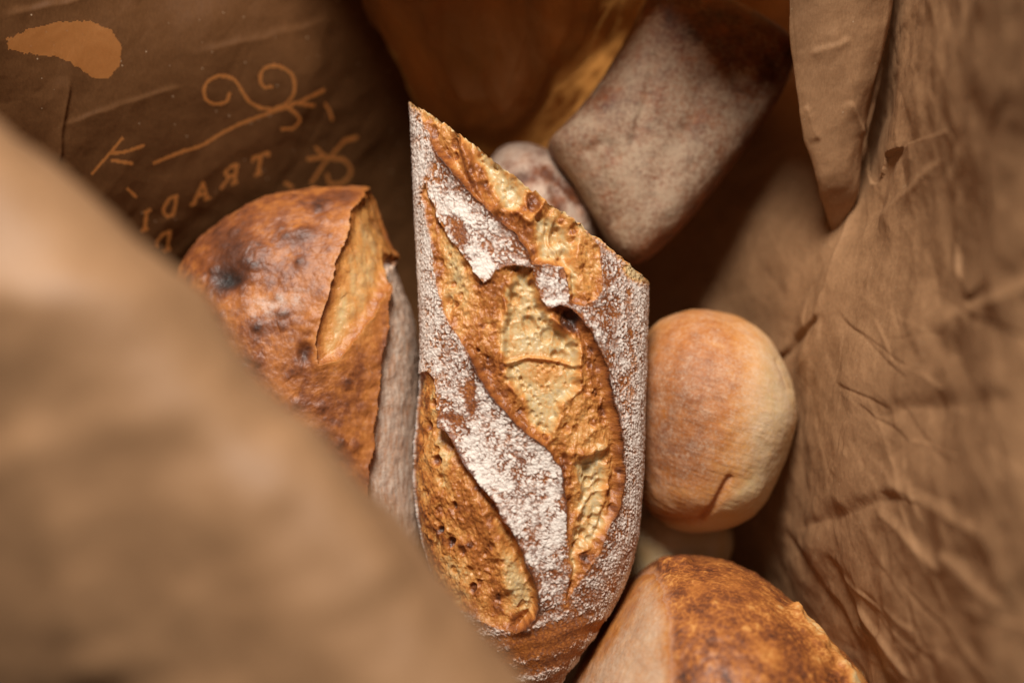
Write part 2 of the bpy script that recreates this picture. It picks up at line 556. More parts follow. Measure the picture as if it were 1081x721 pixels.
panel('side_panel', rws([-80, 0, 80, 150, 255, 355, 450, 560, 660, 800], [
    [(640, -.139), (780, -.125), (860, -.105), (912, -.09), (965, -.015), (1030, .07), (1100, .125), (1280, .17)],
    [(640, -.139), (775, -.122), (855, -.103), (908, -.088), (955, -.015), (1020, .065), (1095, .12), (1280, .165)],
    [(640, -.138), (768, -.120), (850, -.104), (915, -.098), (945, -.018), (1010, .058), (1092, .115), (1280, .16)],
    [(640, -.137), (758, -.115), (832, -.092), (906, -.074), (938, -.018), (1005, .050), (1090, .105), (1280, .15)],
    [(640, -.135), (745, -.108), (813, -.078), (882, -.042), (930, -.012), (1000, .040), (1085, .10), (1280, .14)],
    [(640, -.134), (740, -.106), (795, -.088), (850, -.045), (905, -.008), (988, .040), (1082, .095), (1280, .135)],
    [(640, -.134), (745, -.108), (795, -.092), (842, -.052), (890, -.010), (978, .040), (1082, .10), (1280, .135)],
    [(640, -.136), (760, -.112), (800, -.085), (842, -.048), (893, -.006), (976, .044), (1082, .105), (1280, .14)],
    [(650, -.137), (775, -.112), (828, -.080), (872, -.042), (922, .004), (988, .050), (1084, .10), (1280, .14)],
    [(660, -.138), (800, -.112), (860, -.075), (915, -.030), (960, .015), (1010, .055), (1090, .10), (1280, .14)]]),
    640, 760, seed=27, crumple=0.0010,
    creases=[(808, 392, 868, 328, 3.5, -2.6), (838, 400, 905, 205, 3, .8), (835, 560, 965, 520, 16, -1.5), (915, 530, 1000, 610, 9, 1.2),
             (930, 505, 1040, 570, 12, 1.0), (870, 580, 945, 740, 7, -2.6), (825, 555, 915, 700, 5, -2.2), (985, 580, 1060, 650, 12, 1.1),
             (890, 270, 1000, 165, 10, 1.0), (980, 350, 1120, 290, 16, 1.6), (900, 440, 1081, 420, 22, -1.3),
             (870, 300, 850, 420, 4, .7), (895, 630, 960, 720, 5, 1.2), (900, 655, 925, 690, 3, 1.0)] + WRINKLES)

GUS = rws([-80, 0, 60, 128, 190, 212, 240, 266], [
    [(880, -.11), (840, -.07), (833, -.030), (838, -.024), (890, -.026), (938, -.030), (950, -.040), (955, -.085)],
    [(880, -.11), (842, -.07), (835, -.030), (840, -.025), (890, -.027), (932, -.031), (943, -.040), (945, -.085)],
    [(880, -.11), (846, -.07), (839, -.031), (844, -.026), (886, -.027), (922, -.031), (931, -.040), (932, -.080)],
    [(880, -.10), (852, -.065), (847, -.033), (851, -.027), (880, -.027), (905, -.031), (913, -.039), (914, -.070)],
    [(886, -.085), (868, -.055), (862, -.034), (866, -.028), (883, -.028), (898, -.032), (905, -.038), (906, -.060)],
    [(888, -.075), (873, -.052), (868, -.039), (871, -.035), (884, -.036), (895, -.038), (900, -.042), (902, -.056)],
    [(888, -.065), (880, -.052), (877, -.047), (879, -.045), (886, -.045), (890, -.046), (893, -.048), (895, -.054)],
    [(888, -.060), (886, -.055), (885, -.053), (886, -.052), (887, -.052), (888, -.052), (889, -.053), (890, -.056)]])
GUS = [[(a, b, z + max(0.0, (190 - b) / 270 * 0.030)) for a, b, z in r] for r in GUS]
panel('folded_gusset', GUS,
    220, 200, seed=31, crumple=0.0007, creases=[(850, 110, 866, 150, 4, .8), (880, 20, 905, 130, 9, .8), (855, 60, 900, 40, 7, .6), (895, 105, 912, 145, 5, .8)])

# rolled near rim of the bag, far in front of the focus
rim = np.array([(-260, -20), (-120, 50), (0, 133), (110, 218), (200, 310), (262, 385), (330, 452), (430, 562), (518, 672), (580, 762), (650, 900)], float)
tan = np.gradient(rim, axis=0)
tan /= np.linalg.norm(tan, axis=1, keepdims=True)
nrm = np.stack([-tan[:, 1], tan[:, 0]], 1)
prof = [(95, -.139), (80, -.05), (50, .05), (14, .118), (0, .140), (30, .160), (90, .170), (190, .170), (330, .158), (520, .132), (800, .085)]
rows = []
for i, (r, nn) in enumerate(zip(rim, nrm)):
    rows.append([(r[0] + nn[0] * o, r[1] + nn[1] * o, z) for (o, z) in prof])
panel('rolled_rim', rows, 260, 260, seed=44, crumple=0.0006,
      creases=[(-80, 318, 290, 326, 70, 3.4), (190, 430, 240, 760, 80, -2.5), (20, 430, 110, 760, 70, 3.5), (300, 430, 420, 640, 45, 2.0), (270, 520, 430, 720, 60, -1.0)])

# floor of the bag, closing it below
panel('bottom_panel', rws([-160, 100, 360, 620, 900], [[(x, -.1405 + (0.05 if abs(x - 540) > 600 else 0)) for x in (-200, 200, 540, 880, 1200)] for _ in range(5)]), 60, 60, seed=51, crumple=0.0006)
panel('near_panel', [[(x, y, z) for x in (200, 450, 700, 950, 1250)] for (y, z) in ((780, -.139), (830, -.09), (880, .0), (930, .06), (1000, .09))], 80, 100, seed=61, crumple=0.001)
panel('far_panel', [[(x, y, z) for x in (700, 730, 770, 810, 850)] for (y, z) in ((0, -.139), (-60, -.10), (-120, .0), (-180, .035), (-190, .045))], 80, 100, mat=M_thin, seed=71, crumple=0.001)  # unseen upper wall, its height and width set for the shade it casts


# ------------------------------------------------------------------ the floured baguette
def bake_paint(x, y, base, blobs):
    b = base
    for (cx, cy, rx, ry, ang, val, wgt) in blobs:
        k = blob(x, y, cx, cy, rx, ry, ang) * wgt
        b = b * (1 - k) + val * k
    return b


def baguette():
    Lp = [(433, 111), (436, 170), (439, 235), (442, 300), (444, 350), (444, 395), (440, 435), (437, 480), (438, 525), (446, 575), (462, 625), (488, 672), (520, 712), (545, 735), (562, 745)]
    Rp = [(684, 300), (683, 335), (682, 370), (681, 405), (680, 435), (679, 465), (678, 495), (676, 530), (672, 568), (663, 603), (649, 634), (630, 664), (606, 697), (588, 722), (566, 746)]
    bt = [.024, .026, .0275, .0285, .0295, .030, .030, .030, .030, .029, .0275, .025, .019, .012, .0005]
    nt, nth, nb = 900, 430, 60
    s = np.linspace(0, 1, nt)
    s = s ** 1.0
    Lq, Rq, b = spline(Lp, s), spline(Rp, s), spline(np.array(bt)[:, None], s)[:, 0]
    zc = -0.030 + 0 * s
    c = np.linspace(-1, 1, nth)
    c = np.sin(c * np.pi / 2) * 0.55 + c * 0.45                   # more rows of vertices on the flanks
    ct = c
    e = 2.25
    top = np.clip(1 - np.abs(ct) ** e, 0, 1) ** (1 / e)
    tb = np.linspace(0, np.pi, nb + 2)[1:-1]
    cb, sb = np.cos(tb), -np.sin(tb) * 0.95
    cc = np.concatenate([ct, cb]); zz = np.concatenate([top, sb])
    mid, half = (Lq + Rq) / 2, (Rq - Lq) / 2
    px = mid[:, None, :] + half[:, None, :] * cc[None, :, None]
    W0 = P(px[..., 0], px[..., 1], zc[:, None] + 0 * cc[None])
    W0[..., 2] += b[:, None] * zz[None]
    V = W0
    n = normals(V)
    n[:, :nth][n[:, :nth][..., 2] < 0] *= -1
    n[:, nth:][n[:, nth:][..., 2] > 0] *= -1
    x, y = to_px(V)
    x = x.copy(); y = y.copy()
    isb = np.zeros(x.shape, bool); isb[:, nth:] = True
    mm = V * 1000
    jx = 1.5 * noise(mm / 2.2, 77) + 3.0 * noise(mm / 6, 78)
    jy = 1.5 * noise(mm / 2.2, 79) + 3.0 * noise(mm / 6, 80)
    x1, y1 = x + jx, y + jy
    A = [(444, 108), (447, 124), (452, 140), (460, 158), (470, 172), (480, 184), (490, 195), (500, 207), (512, 220), (525, 232), (540, 245), (552, 258), (558, 268), (562, 279),
         (580, 280), (596, 283), (599, 300), (602, 318), (615, 323), (627, 319), (633, 308), (635, 290), (633, 262), (560, 180), (480, 110)]
    C = [(446, 205), (449, 220), (453, 238), (457, 262), (460, 290), (463, 305), (470, 330), (480, 348), (490, 365), (498, 380), (507, 400), (517, 415), (530, 430), (545, 448), (557, 458), (570, 468),
         (581, 478), (589, 490), (594, 505), (596, 525), (597, 545), (598, 560), (600, 578), (602, 600), (600, 620), (597, 640), (606, 622), (620, 600), (632, 580), (641, 560), (649, 540),
         (655, 515), (656, 490), (654, 465), (650, 445), (645, 425), (641, 405), (638, 388), (632, 372), (625, 355), (615, 338), (603, 326), (592, 322), (580, 327), (572, 318), (565, 300), (562, 284), (548, 281),
         (535, 281), (524, 285), (517, 295), (511, 299), (503, 288), (495, 277), (485, 264), (475, 253), (468, 240), (462, 225), (455, 208), (450, 195)]
    E = [(425, 398), (452, 392), (459, 400), (461, 420), (464, 442), (466, 452), (473, 455), (479, 464), (488, 482), (497, 498), (508, 512), (520, 527), (530, 545), (541, 562), (551, 582), (559, 602), (566, 622),
         (568, 637), (565, 650), (556, 661), (546, 667), (520, 660), (480, 640), (440, 600), (415, 520)]
    sA, sC, sE = sdf(x1, y1, A), sdf(x1, y1, C), sdf(x1, y1, E)
    big = -1e3
    for q in (sA, sC, sE):
        q[isb] = big
    so = np.maximum(np.maximum(sA, sC), sE)
    inside = so > 0
    reg = np.where(sA > 0, 1, np.where(sC > 0, 2, np.where(sE > 0, 3, 0)))

    # edges where the tear has lifted high and baked dark
    hot = np.zeros(x.shape)
    for pts, w, a in [([(462, 165), (500, 207), (540, 245), (558, 270)], 14, 1.0), ([(500, 385), (530, 430), (557, 458), (590, 490), (597, 540)], 14, 1.0),
                      ([(466, 452), (497, 498), (530, 545), (559, 602), (568, 637), (556, 661)], 12, 1.0), ([(592, 324), (615, 338), (632, 372), (641, 405), (655, 480), (649, 540)], 10, .7)]:
        hot = np.maximum(hot, a * np.exp(-(seg_dist(x1, y1, pts) / w) ** 2))
    # --- shape of the openings (mm)
    h = np.zeros(x.shape)
    wall = 1 - np.exp(-np.maximum(so, 0) / 3.6)
    hotw = np.clip(hot * (1 + 0.5 * noise(mm / 9, 62)), 0, 1)
    deep = 1.5 + 3.0 * hotw
    h += np.where(inside, -deep * wall + (0.4 + 2.6 * hotw) * sstep(6, 50, so) - 0.8 * sstep(10, 40, so) * (1 - hotw), 0)
    # lips that curl up at the tear
    lipamt = (0.25 + 0.75 * hotw) * (0.7 + 0.4 * sstep(-0.2, 0.3, noise(mm / 11, 5)))
    h += np.where(inside, 0, 2.1 * lipamt * np.exp(np.minimum(so, 0) / 9.0))
    # large troughs of pale crumb inside the openings
    lens1 = [(541, 284), (537, 300), (533, 320), (530, 345), (528, 372), (530, 388), (538, 405), (548, 420), (557, 440), (566, 455), (576, 463), (584, 458), (592, 443), (597, 427), (608, 412), (613, 395), (612, 370), (600, 350), (585, 337), (573, 322), (563, 300), (556, 285)]
    lens2 = [(613, 484), (610, 520), (608, 550), (606, 590), (607, 606), (616, 594), (625, 580), (634, 560), (641, 532), (646, 505), (645, 480), (632, 476)]
    lensA1 = [(505, 165), (512, 185), (522, 205), (538, 222), (548, 222), (556, 205), (535, 180), (515, 160)]
    lensA2 = [(562, 232), (568, 262), (576, 276), (588, 274), (600, 290), (603, 312), (612, 300), (604, 268), (606, 246), (585, 225)]
    l1, l2, l3, l4 = (sdf(x1 + 2.5 * jy + 9 * noise(mm / 7, 68), y1 + 2 * jx + 9 * noise(mm / 7, 69), q) for q in (lens1, lens2, lensA1, lensA2))
    trough = np.maximum(np.maximum(l1, l2), np.maximum(l3, l4))
    trough[isb] = big
    h += np.where(inside, -1.9 * sstep(-4, 9, trough), 0)
    # bubbles
    f1a, f2a, ca = worley(mm / 4.2, 3)
    f1b, f2b, cb_ = worley(mm / 1.9, 4)
    pit = sstep(0.52, 0.2, f1a) * (ca > 0.55) * 1.4 + sstep(0.5, 0.15, f1b) * (cb_ > 0.55) * 0.5
    tr = sstep(-6, 6, trough)
    pitted = np.where(inside, pit * (0.5 + 0.5 * tr), 0)
    for (cx, cy, r, dep) in [(559, 341, 9, 2.6), (577, 353, 8, 1.8), (549, 318, 5, 1.5), (596, 352, 12, 2.0), (550, 400, 3, 2.0), (596, 375, 7, 1.6), (602, 340, 14, 2.4), (577, 462, 4, 2.0),
                             (480, 322, 4, 1.5), (475, 300, 4, 1.6), (484, 312, 4, 1.2), (473, 270, 3, 1.3), (502, 370, 3, 1.4), (455, 425, 5, 2.6), (457, 486, 6, 3.2), (462, 560, 4, 2.6), (473, 574, 6, 3.2),
                             (477, 535, 4, 2.2), (448, 450, 5, 2.0), (467, 470, 9, 1.4), (620, 505, 3, 1.5), (613, 566, 4, 1.5), (640, 435, 6, 1.6), (605, 330, 8, 1.6), (498, 622, 5, 2.2), (570, 206, 0.1, 0),
                             (563, 212, 10, 2.6), (583, 250, 11, 2.4), (478, 150, 7, 2.0), (478, 163, 4, 1.6), (596, 275, 12, 2.2), (534, 178, 9, 1.4), (626, 525, 9, 1.2), (638, 512, 6, 1.4)]:
        k = sstep(1.15, 0.45, np.hypot((x1 - cx) * 1.1, (y1 - cy) * 0.85) / r)
        k[isb] = 0
        pitted = np.where(inside, np.maximum(pitted, dep * 0.6 * k), pitted)
    h -= pitted * 0.95
    # strands across the openings
    rid = fbm(mm / np.array([5.0, 9.0, 6.0]), 4, 21, ridged=True)
    h += np.where(inside, (rid - 0.55) * 2.0 * (1 - 0.75 * tr) + 0.7 * fbm(mm / 1.6, 3, 31) * (1 - 0.8 * tr), 0)
    g1, g2, gc = worley(mm / np.array([3.6, 4.6, 3.6]) + 0.5 * np.stack([noise(mm / 3, 64), noise(mm / 3, 65), 0 * x], -1), 66)
    g3, g4, gd = worley(mm / 1.5, 67)
    bowl = sstep(0.0, 0.7, g2 - g1) * (0.4 + gc)
    bowl2 = sstep(0.0, 0.4, g4 - g3) * (gd > .45)
    h += np.where(inside, -(0.38 * bowl + 0.08 * bowl2) * tr, 0)
    for pts, hh, w in [([(533, 384), (560, 377), (590, 380), (612, 386)], 1.4, 2.2), ([(612, 412), (596, 425), (590, 445), (577, 470)], 1.5, 4), ([(538, 300), (531, 345), (528, 385), (545, 415)], 1.5, 3.5),
                       ([(580, 335), (602, 350), (614, 372), (612, 400)], 1.8, 4), ([(640, 470), (620, 480), (604, 480), (600, 520)], 1.3, 5), ([(489, 153), (496, 180), (503, 200), (520, 222)], 2.6, 5),
                       ([(545, 222), (560, 232), (575, 212)], 1.6, 3.5), ([(584, 228), (580, 255), (590, 270)], 1.2, 2.5), ([(612, 250), (610, 290), (618, 312)], 1.6, 7), ([(478, 455), (500, 520), (525, 575), (535, 620)], 1.8, 9),
                       ([(646, 490), (640, 530), (622, 580)], .9, 3), ([(610, 545), (630, 520), (645, 515)], .8, 2.5)]:
        d = seg_dist(x1, y1, pts)
        h += np.where(inside, hh * np.exp(-(d / w) ** 2), 0)

    # --- flour and crust relief
    wl1, wl2, wcid = worley(mm / 1.25 + 0.5 * noise(mm[..., None, :].reshape(mm.shape) / 1.0, 60)[..., None], 8)
    clump = sstep(0.06, 0.42, wl2 - wl1)
    patch = fbm(mm / 7.0, 4, 40)
    fine = fbm(mm / 0.9, 3, 45)
    side = np.abs(np.concatenate([ct, cb]))[None, :] + 0 * x
    flank = sstep(0.62, 0.92, side)
    bandD = blob(x, y, 520, 500, 85, 170, 25) * (1 - flank)
    tongue = blob(x, y, 500, 245, 60, 75, 40)
    thick = np.clip(0.56 + 0.30 * bandD + 0.22 * tongue + 0.06 * flank, 0, 1)
    fl = thick + 0.80 * patch + 0.26 * (clump - 0.5) + 0.34 * fine + 1.0 * fbm(mm / 1.9, 3, 47)
    # cracks where the skin stretched, along the loaf on the right flank, across at the heel
    gr = fbm(np.stack([mm[..., 0] / 1.3, mm[..., 1] / 9.0, mm[..., 2] / 1.3], -1), 3, 52)
    fl = fl + (0.60 * gr + 0.34) * flank
    heel = sstep(636, 672, y + 0.12 * (x - 560))
    wr = np.sin((y + 0.32 * (x - 560) + 0.0016 * (x - 580) ** 2 + 5 * noise(mm / 6, 90)) / 2.9) * heel
    fl = fl + 0.34 * wr - 0.10 * heel - 0.75 * blob(x, y, 590, 668, 55, 11, -12) - 0.5 * blob(x, y, 560, 690, 60, 16, -8)
    # bare rubbed spots and tears
    for (cx, cy, rx, ry, ang, w) in [(485, 243, 8, 16, -20, .8), (497, 413, 5, 14, 10, .9), (498, 430, 4, 9, 10, .9), (475, 440, 16, 5, 10, .7), (645, 335, 3, 45, -8, .45), (665, 345, 3, 50, -4, .6), (486, 447, 5, 14, -40, .6),
                                     (560, 485, 18, 8, 10, .35), (450, 200, 8, 40, 5, .25), (560, 615, 8, 6, 0, .5), (626, 630, 10, 8, 0, .5), (655, 600, 5, 30, 20, .4)]:
        fl = fl - w * blob(x, y, cx, cy, rx, ry, ang)
    fl += 0.55 * blob(x, y, 510, 285, 14, 18, 30) + 0.4 * blob(x, y, 485, 225, 14, 22, -30) + .4 * blob(x, y, 575, 490, 20, 14, 40) + .35 * blob(x, y, 585, 560, 14, 40) + .35 * blob(x, y, 578, 320, 12, 5)
    fl = fl + 0                       # the torn edge itself carries none
    bare = np.zeros(x.shape)
    for (cx, cy, rx, ry, ang, w) in [(485, 243, 8, 16, -20, .8), (497, 413, 5, 14, 10, .9), (498, 430, 4, 9, 10, .9), (475, 440, 16, 5, 10, .7), (590, 668, 60, 12, -12, .8), (560, 690, 70, 18, -8, .8)]:
        bare = np.maximum(bare, w * blob(x, y, cx, cy, rx, ry, ang))
    crack = fbm(mm / 1.5, 3, 48, ridged=True)
    crack = sstep(0.58, 0.86, crack) * (0.5 + 0.9 * sstep(-.1, .25, noise(mm / 5, 49)))
    streak = sstep(0.10, 0.42, gr) * flank
    haze = (0.46 + 0.40 * patch + 0.13 * flank - 0.10 * heel) * (1 - bare)
    fl = np.maximum(fl, haze + 0.35 * fine) - 0.50 * crack - 0.30 * streak
    fl = fl - (0.25 + 0.9 * hotw) * np.exp(np.minimum(so, 0) / 1.6)
    flour = np.clip(fl, 0, 0.95)
    flour[inside] = 0
    flv = sstep(0.2, 0.75, flour)
    h += np.where(inside, 0, 0.42 * flv * (0.5 + 0.5 * clump) + 0.22 * fine + 0.5 * fbm(mm / 6.0, 3, 46) + 0.15 * wr * heel + 0.35 * gr * flank)
    bake = 0.66 + 0.24 * patch + 0.22 * fine + 0.10 * (1 - clump) - 0.08 * heel
    bake = np.where(flank > 0.01, bake - 0.10 * flank, bake)
    bake = bake + (0.20 * hotw - 0.10 * (1 - hotw)) * np.exp(np.minimum(so, 0) / 2.0)
    # --- colour inside the openings
    mott = fbm(mm / 2.4, 4, 26)
    bi = 0.49 + 0.70 * fbm(mm / 6.0, 3, 25) + 0.30 * (rid - 0.55)
    bi = bake_paint(x1, y1, bi, [
        (500, 355, 40, 55, 20, 0.47, .5), (523, 385, 12, 35, 15, 0.62, .7), (515, 400, 14, 25, -30, .60, .6), (482, 292, 11, 45, -14, .16, .85), (472, 315, 8, 20, 0, .20, .6), (500, 320, 16, 20, 0, .42, .4),
        (620, 365, 13, 50, -15, .66, .7), (604, 342, 14, 8, 40, .72, .7), (618, 430, 24, 26, 0, .43, .7), (600, 455, 20, 16, -30, .38, .5), (634, 470, 20, 40, -20, .32, .6),
        (602, 525, 6, 50, 3, .55, .8), (646, 530, 6, 40, 14, .50, .7), (552, 432, 10, 30, -32, .55, .6),
        (620, 280, 14, 40, 0, .36, .7), (470, 145, 9, 26, -28, .45, .8), (493, 170, 7, 22, -12, .66, .9), (540, 240, 14, 22, -45, .62, .8), (530, 236, 8, 12, -45, .72, .6), (565, 222, 14, 10, -40, .40, .7),
        (520, 590, 26, 60, -28, .56, .55), (500, 540, 14, 60, -25, .60, .5), (547, 622, 13, 45, -22, .12, .85), (456, 480, 13, 55, 5, .36, .6), (466, 478, 9, 26, -10, .16, .7), (456, 425, 7, 20, 0, .18, .6), (478, 610, 12, 30, -25, .18, .65), (535, 560, 12, 30, -30, .35, .5)])
    tw = sstep(-6, 7, trough)
    bi = bi * (1 - 0.92 * tw) + tw * 0.92 * (0.06 + 0.34 * np.maximum(fbm(mm / 6.0, 3, 27), 0) + 0.12 * fbm(mm / 1.5, 2, 28) + 0.12 * (1 - sstep(0, .22, g2 - g1)) + 0.10 * sstep(.5, 0, g1) * gc)
    bi = bake_paint(x1, y1, bi, [(578, 393, 24, 16, 0, .40, .8), (572, 380, 40, 3.2, 2, .40, .8), (560, 375, 22, 5, -4, .36, .6), (540, 350, 4, 40, 4, .34, .5), (625, 545, 4, 40, 15, .30, .4)])
    hot = np.clip((0.22 + 0.78 * hot) * (1 + 0.9 * noise(mm / 4.5, 63)), 0, 1)
    edge = np.exp(-np.maximum(so, 0) / (2.0 + 2.4 * hot))
    bi = bi * (1 - 0.9 * edge * hot) + 0.74 * 0.9 * edge * hot
    bi = bi + 0.22 * np.where(inside, sstep(0.3, 1.0, pitted), 0) * (1 - tr) + 0.05 * pitted * tr
    bi = bi + (0.16 * fbm(mm / 0.8, 3, 33) + 0.24 * mott) * (1 - 0.6 * tw)
    strand = sstep(0.72, 0.95, fbm(mm / np.array([1.6, 3.2, 2.0]), 3, 36, ridged=True))
    bi = bi - 0.06 * strand * (1 - tw) + 0.12 * strand * tw
    bake = np.where(inside, np.clip(bi, 0.0, .95), np.clip(bake, .42, .9))
    # crumb showing along the sawn edge
    ck = np.exp(-s / 0.007)[:, None] * (0.75 + 0.9 * noise(mm / 2.0, 71)) + 1.0 * blob(x, y, 668, 289, 14, 7, 32)
    ck = np.clip(ck, 0, 1)
    bake = bake * (1 - ck) + (.13 + .25 * np.maximum(fine, 0)) * ck
    flour = flour * (1 - ck)
    V = V + n * (h * 0.001)[..., None]
    # ragged sawn rim at the cut
    rag = np.exp(-s / 0.006)[:, None] * (1.6 * fbm(mm / 2.6, 4, 99))
    V[..., 1] += rag * 0.0016
    org = (float(V[..., 0].mean()), float(V[..., 1].mean()), float(V[..., 2].min()))
    t = thing('baguette', 'cut half of a flour-dusted baguette with deep torn slashes showing golden crumb, in the middle', 'baguette', org)
    m = nth + nb
    Vf = V.reshape(-1, 3)
    F = grid_faces(nt, m, True)
    fr = reg.ravel()[F]
    fin = (fr > 0).sum(1) >= 2
    fmax = fr.max(1)
    fid = np.where(fin, fmax, 0)
    at = {'bake': bake, 'flour': flour}
    build('crust', Vf, F, M_flour, t, at, fid == 0)
    for k, nm in ((1, 'torn slash opening running off the cut end'), (2, 'widest torn slash with a pale crumb hollow'), (3, 'darker torn slash at the left side')):
        ob = build('slash_opening', Vf, F, M_crumb, t, at, fid == k)
        ob['label'] = nm
    # cut face
    ring = V[0]
    cen = ring.mean(0)
    kk = 26
    r = np.linspace(1, 0.0, kk)
    G = cen + (ring[None] - cen) * r[:, None, None]
    gm = G * 1000
    d1, d2, _ = worley(gm / 3.5, 15)
    dirv = np.cross(ring[10] - cen, ring[nth // 2] - cen)
    dirv /= np.linalg.norm(dirv)
    if dirv[1] < 0:
        dirv = -dirv
    inner = sstep(0, .15, 1 - r)[:, None]
    G = G + dirv * (0.001 * inner * (0.6 * fbm(gm / 4, 3, 16) - 1.6 * sstep(.45, .15, d1) - 1.0))[..., None]
    gb = 0.10 + 0.12 * fbm(gm / 4, 3, 17) + 0.5 * np.exp(-(1 - r) / 0.03)[:, None]
    build('cut_face', G.reshape(-1, 3), grid_faces(kk, m, True)[:, ::-1], M_cut, t, {'bake': np.clip(gb, 0, .8), 'flour': 0 * gb})


baguette()


# ------------------------------------------------------------------ rounded loaves and rolls
def pillow(outline, zc, bt, bb, nr=220, na=420, e=2.2, eb=2.2, tilt=(0, 0), center=None, round_xy=True):
    """closed body over an outline (measured points), top height bt, bottom depth bb"""
    o = np.asarray(outline, float)
    o = np.concatenate([o, o[:1]])
    tt = np.linspace(0, 1, na, endpoint=False)
    ext = np.concatenate([o[-2:-1], o, o[1:2]])
    n = len(o) - 1
    s = tt * n
    i = np.floor(s).astype(int)
    f = (s - i)[:, None]
    a, b, c, d = ext[i], ext[i + 1], ext[i + 2], ext[i + 3 if False else np.minimum(i + 3, len(ext) - 1)]
    q = 0.5 * (2 * b + (c - a) * f + (2 * a - 5 * b + 4 * c - d) * f ** 2 + (3 * b - a - 3 * c + d) * f ** 3)
    cen = q.mean(0) if center is None else np.asarray(center, float)
    rho = np.linspace(0, 1, nr) ** 0.5 if False else np.sin(np.linspace(0.0004, 1, nr) * np.pi / 2)
    nb = nr // 3
    rhob = np.sin(np.linspace(1, 0.0004, nb + 1) * np.pi / 2)[1:]
    r = np.concatenate([rho, rhob])
    z = np.concatenate([bt * np.clip(1 - rho ** e, 0, 1) ** (1 / e), -bb * np.clip(1 - rhob ** eb, 0, 1) ** (1 / eb)])
    px = cen + (q - cen)[None] * r[:, None, None]
    V = P(px[..., 0], px[..., 1], zc + 0 * px[..., 0])
    c3 = P(cen[0], cen[1], zc)
    V[..., 2] += z[:, None] + tilt[0] * (V[..., 0] - c3[0]) + tilt[1] * (V[..., 1] - c3[1])
    top = np.zeros(V.shape[:2], bool)
    top[:nr] = True
    # outward normals: wrap the angle
    du = np.gradient(V, axis=0)
    dv = np.roll(V, -1, 1) - np.roll(V, 1, 1)
    nn = np.cross(du, dv)
    nn /= np.maximum(np.linalg.norm(nn, axis=-1, keepdims=True), 1e-12)
    mid = V.reshape(-1, 3).mean(0)
    sgn = np.sign((nn * (V - mid)).sum(-1, keepdims=True))
    nn = nn * np.where(sgn == 0, 1, sgn)
    x, y = to_px(V)
    return V, nn, x, y, top, r[:, None] + 0 * x


def solid(V):
    """faces and base point of a pillow"""
    F = grid_faces(V.shape[0], V.shape[1], True)
    return F, (float(V[..., 0].mean()), float(V[..., 1].mean()), float(V[..., 2].min()))


# round soft bun
V, n, x, y, top, r = pillow([(745, 327), (786, 338), (818, 368), (838, 420), (833, 465), (812, 515), (782, 548), (745, 561), (708, 556), (680, 530), (668, 480), (664, 430), (668, 380), (690, 345), (715, 331)],
                            -.056, .036, .030, e=2.1)
mm = V * 1000
h = 0.7 * fbm(mm / 16, 3, 101) + 0.10 * fbm(mm / 3, 3, 102)
cr = seg_dist(x, y, [(742, 545), (757, 522), (768, 507)])
cr2 = seg_dist(x, y, [(676, 540), (705, 548), (738, 549), (752, 536), (762, 518), (770, 505)])
h += np.where(top, -1.2 * np.exp(-(cr2 / 3.5) ** 2) + 1.6 * blob(x, y, 785, 530, 26, 18, -40) + 1.0 * blob(x, y, 725, 530, 40, 18), 0)
cr3 = seg_dist(x, y, [(820, 380), (826, 395), (832, 410)])
h += np.where(top, -.6 * np.exp(-cr3 / 3), 0)
wrk = fbm(np.stack([mm[..., 0] / 9, (mm[..., 1] + .3 * mm[..., 0]) / 1.6, mm[..., 2] / 5], -1), 3, 104)
h += 0.24 * wrk + .35 * fbm(mm / 7, 3, 108)
bake = 0.27 + 0.36 * blob(x, y, 722, 415, 74, 112, 15) * (1 + .5 * fbm(mm / 5, 3, 109)) + 0.10 * fbm(mm / 9, 4, 103) + 0.05 * fbm(mm / 2, 3, 105) + 0.10 * blob(x, y, 715, 500, 50, 50) - .08 * blob(x, y, 815, 430, 30, 80)
bake += 0.12 * np.exp(-cr / 5) + .1 * np.exp(-(cr2 / 5) ** 2)
base_ = sstep(-2, 8, (y - 549 + .95 * np.maximum(x - 742, 0)))
bake = bake * (1 - .6 * base_) + .12 * .6 * base_ + .10 * wrk
flour = 0.27 + 0.4 * fbm(mm / 6, 4, 106) + 0.4 * fbm(mm / 1.2, 3, 107) + .03 * blob(x, y, 700, 480, 40, 80) + .22 * blob(x, y, 812, 430, 34, 90)
V = V + n * (h * .001)[..., None]
F, org = solid(V)
ob = build('bread_bun', V, F, M_soft, None, {'bake': np.clip(bake, .05, .8), 'flour': np.clip(flour, 0, .7)}, loc=org)
ob['label'] = 'round smooth golden bun resting against the right side of the floured baguette'
ob['category'] = 'bun'

# pale roll under the bun
V, n, x, y, top, r = pillow([(700, 515), (745, 530), (772, 560), (766, 592), (735, 625), (690, 640), (655, 630), (640, 590), (650, 545), (672, 520)], -.084, .024, .030, nr=90, na=200)
mm = V * 1000
V = V + n * (.001 * (.8 * fbm(mm / 10, 3, 111) + .1 * fbm(mm / 2, 3, 112)))[..., None]
bake = .16 + .2 * fbm(mm / 8, 3, 113)
F, org = solid(V)
ob = build('bread_roll', V, F, M_soft, None, {'bake': np.clip(bake, .03, .8), 'flour': np.clip(.3 + .5 * fbm(mm / 5, 3, 114), 0, 1)}, loc=org)
ob['label'] = 'pale roll half hidden in the shade under the round golden bun'
ob['category'] = 'bread roll'

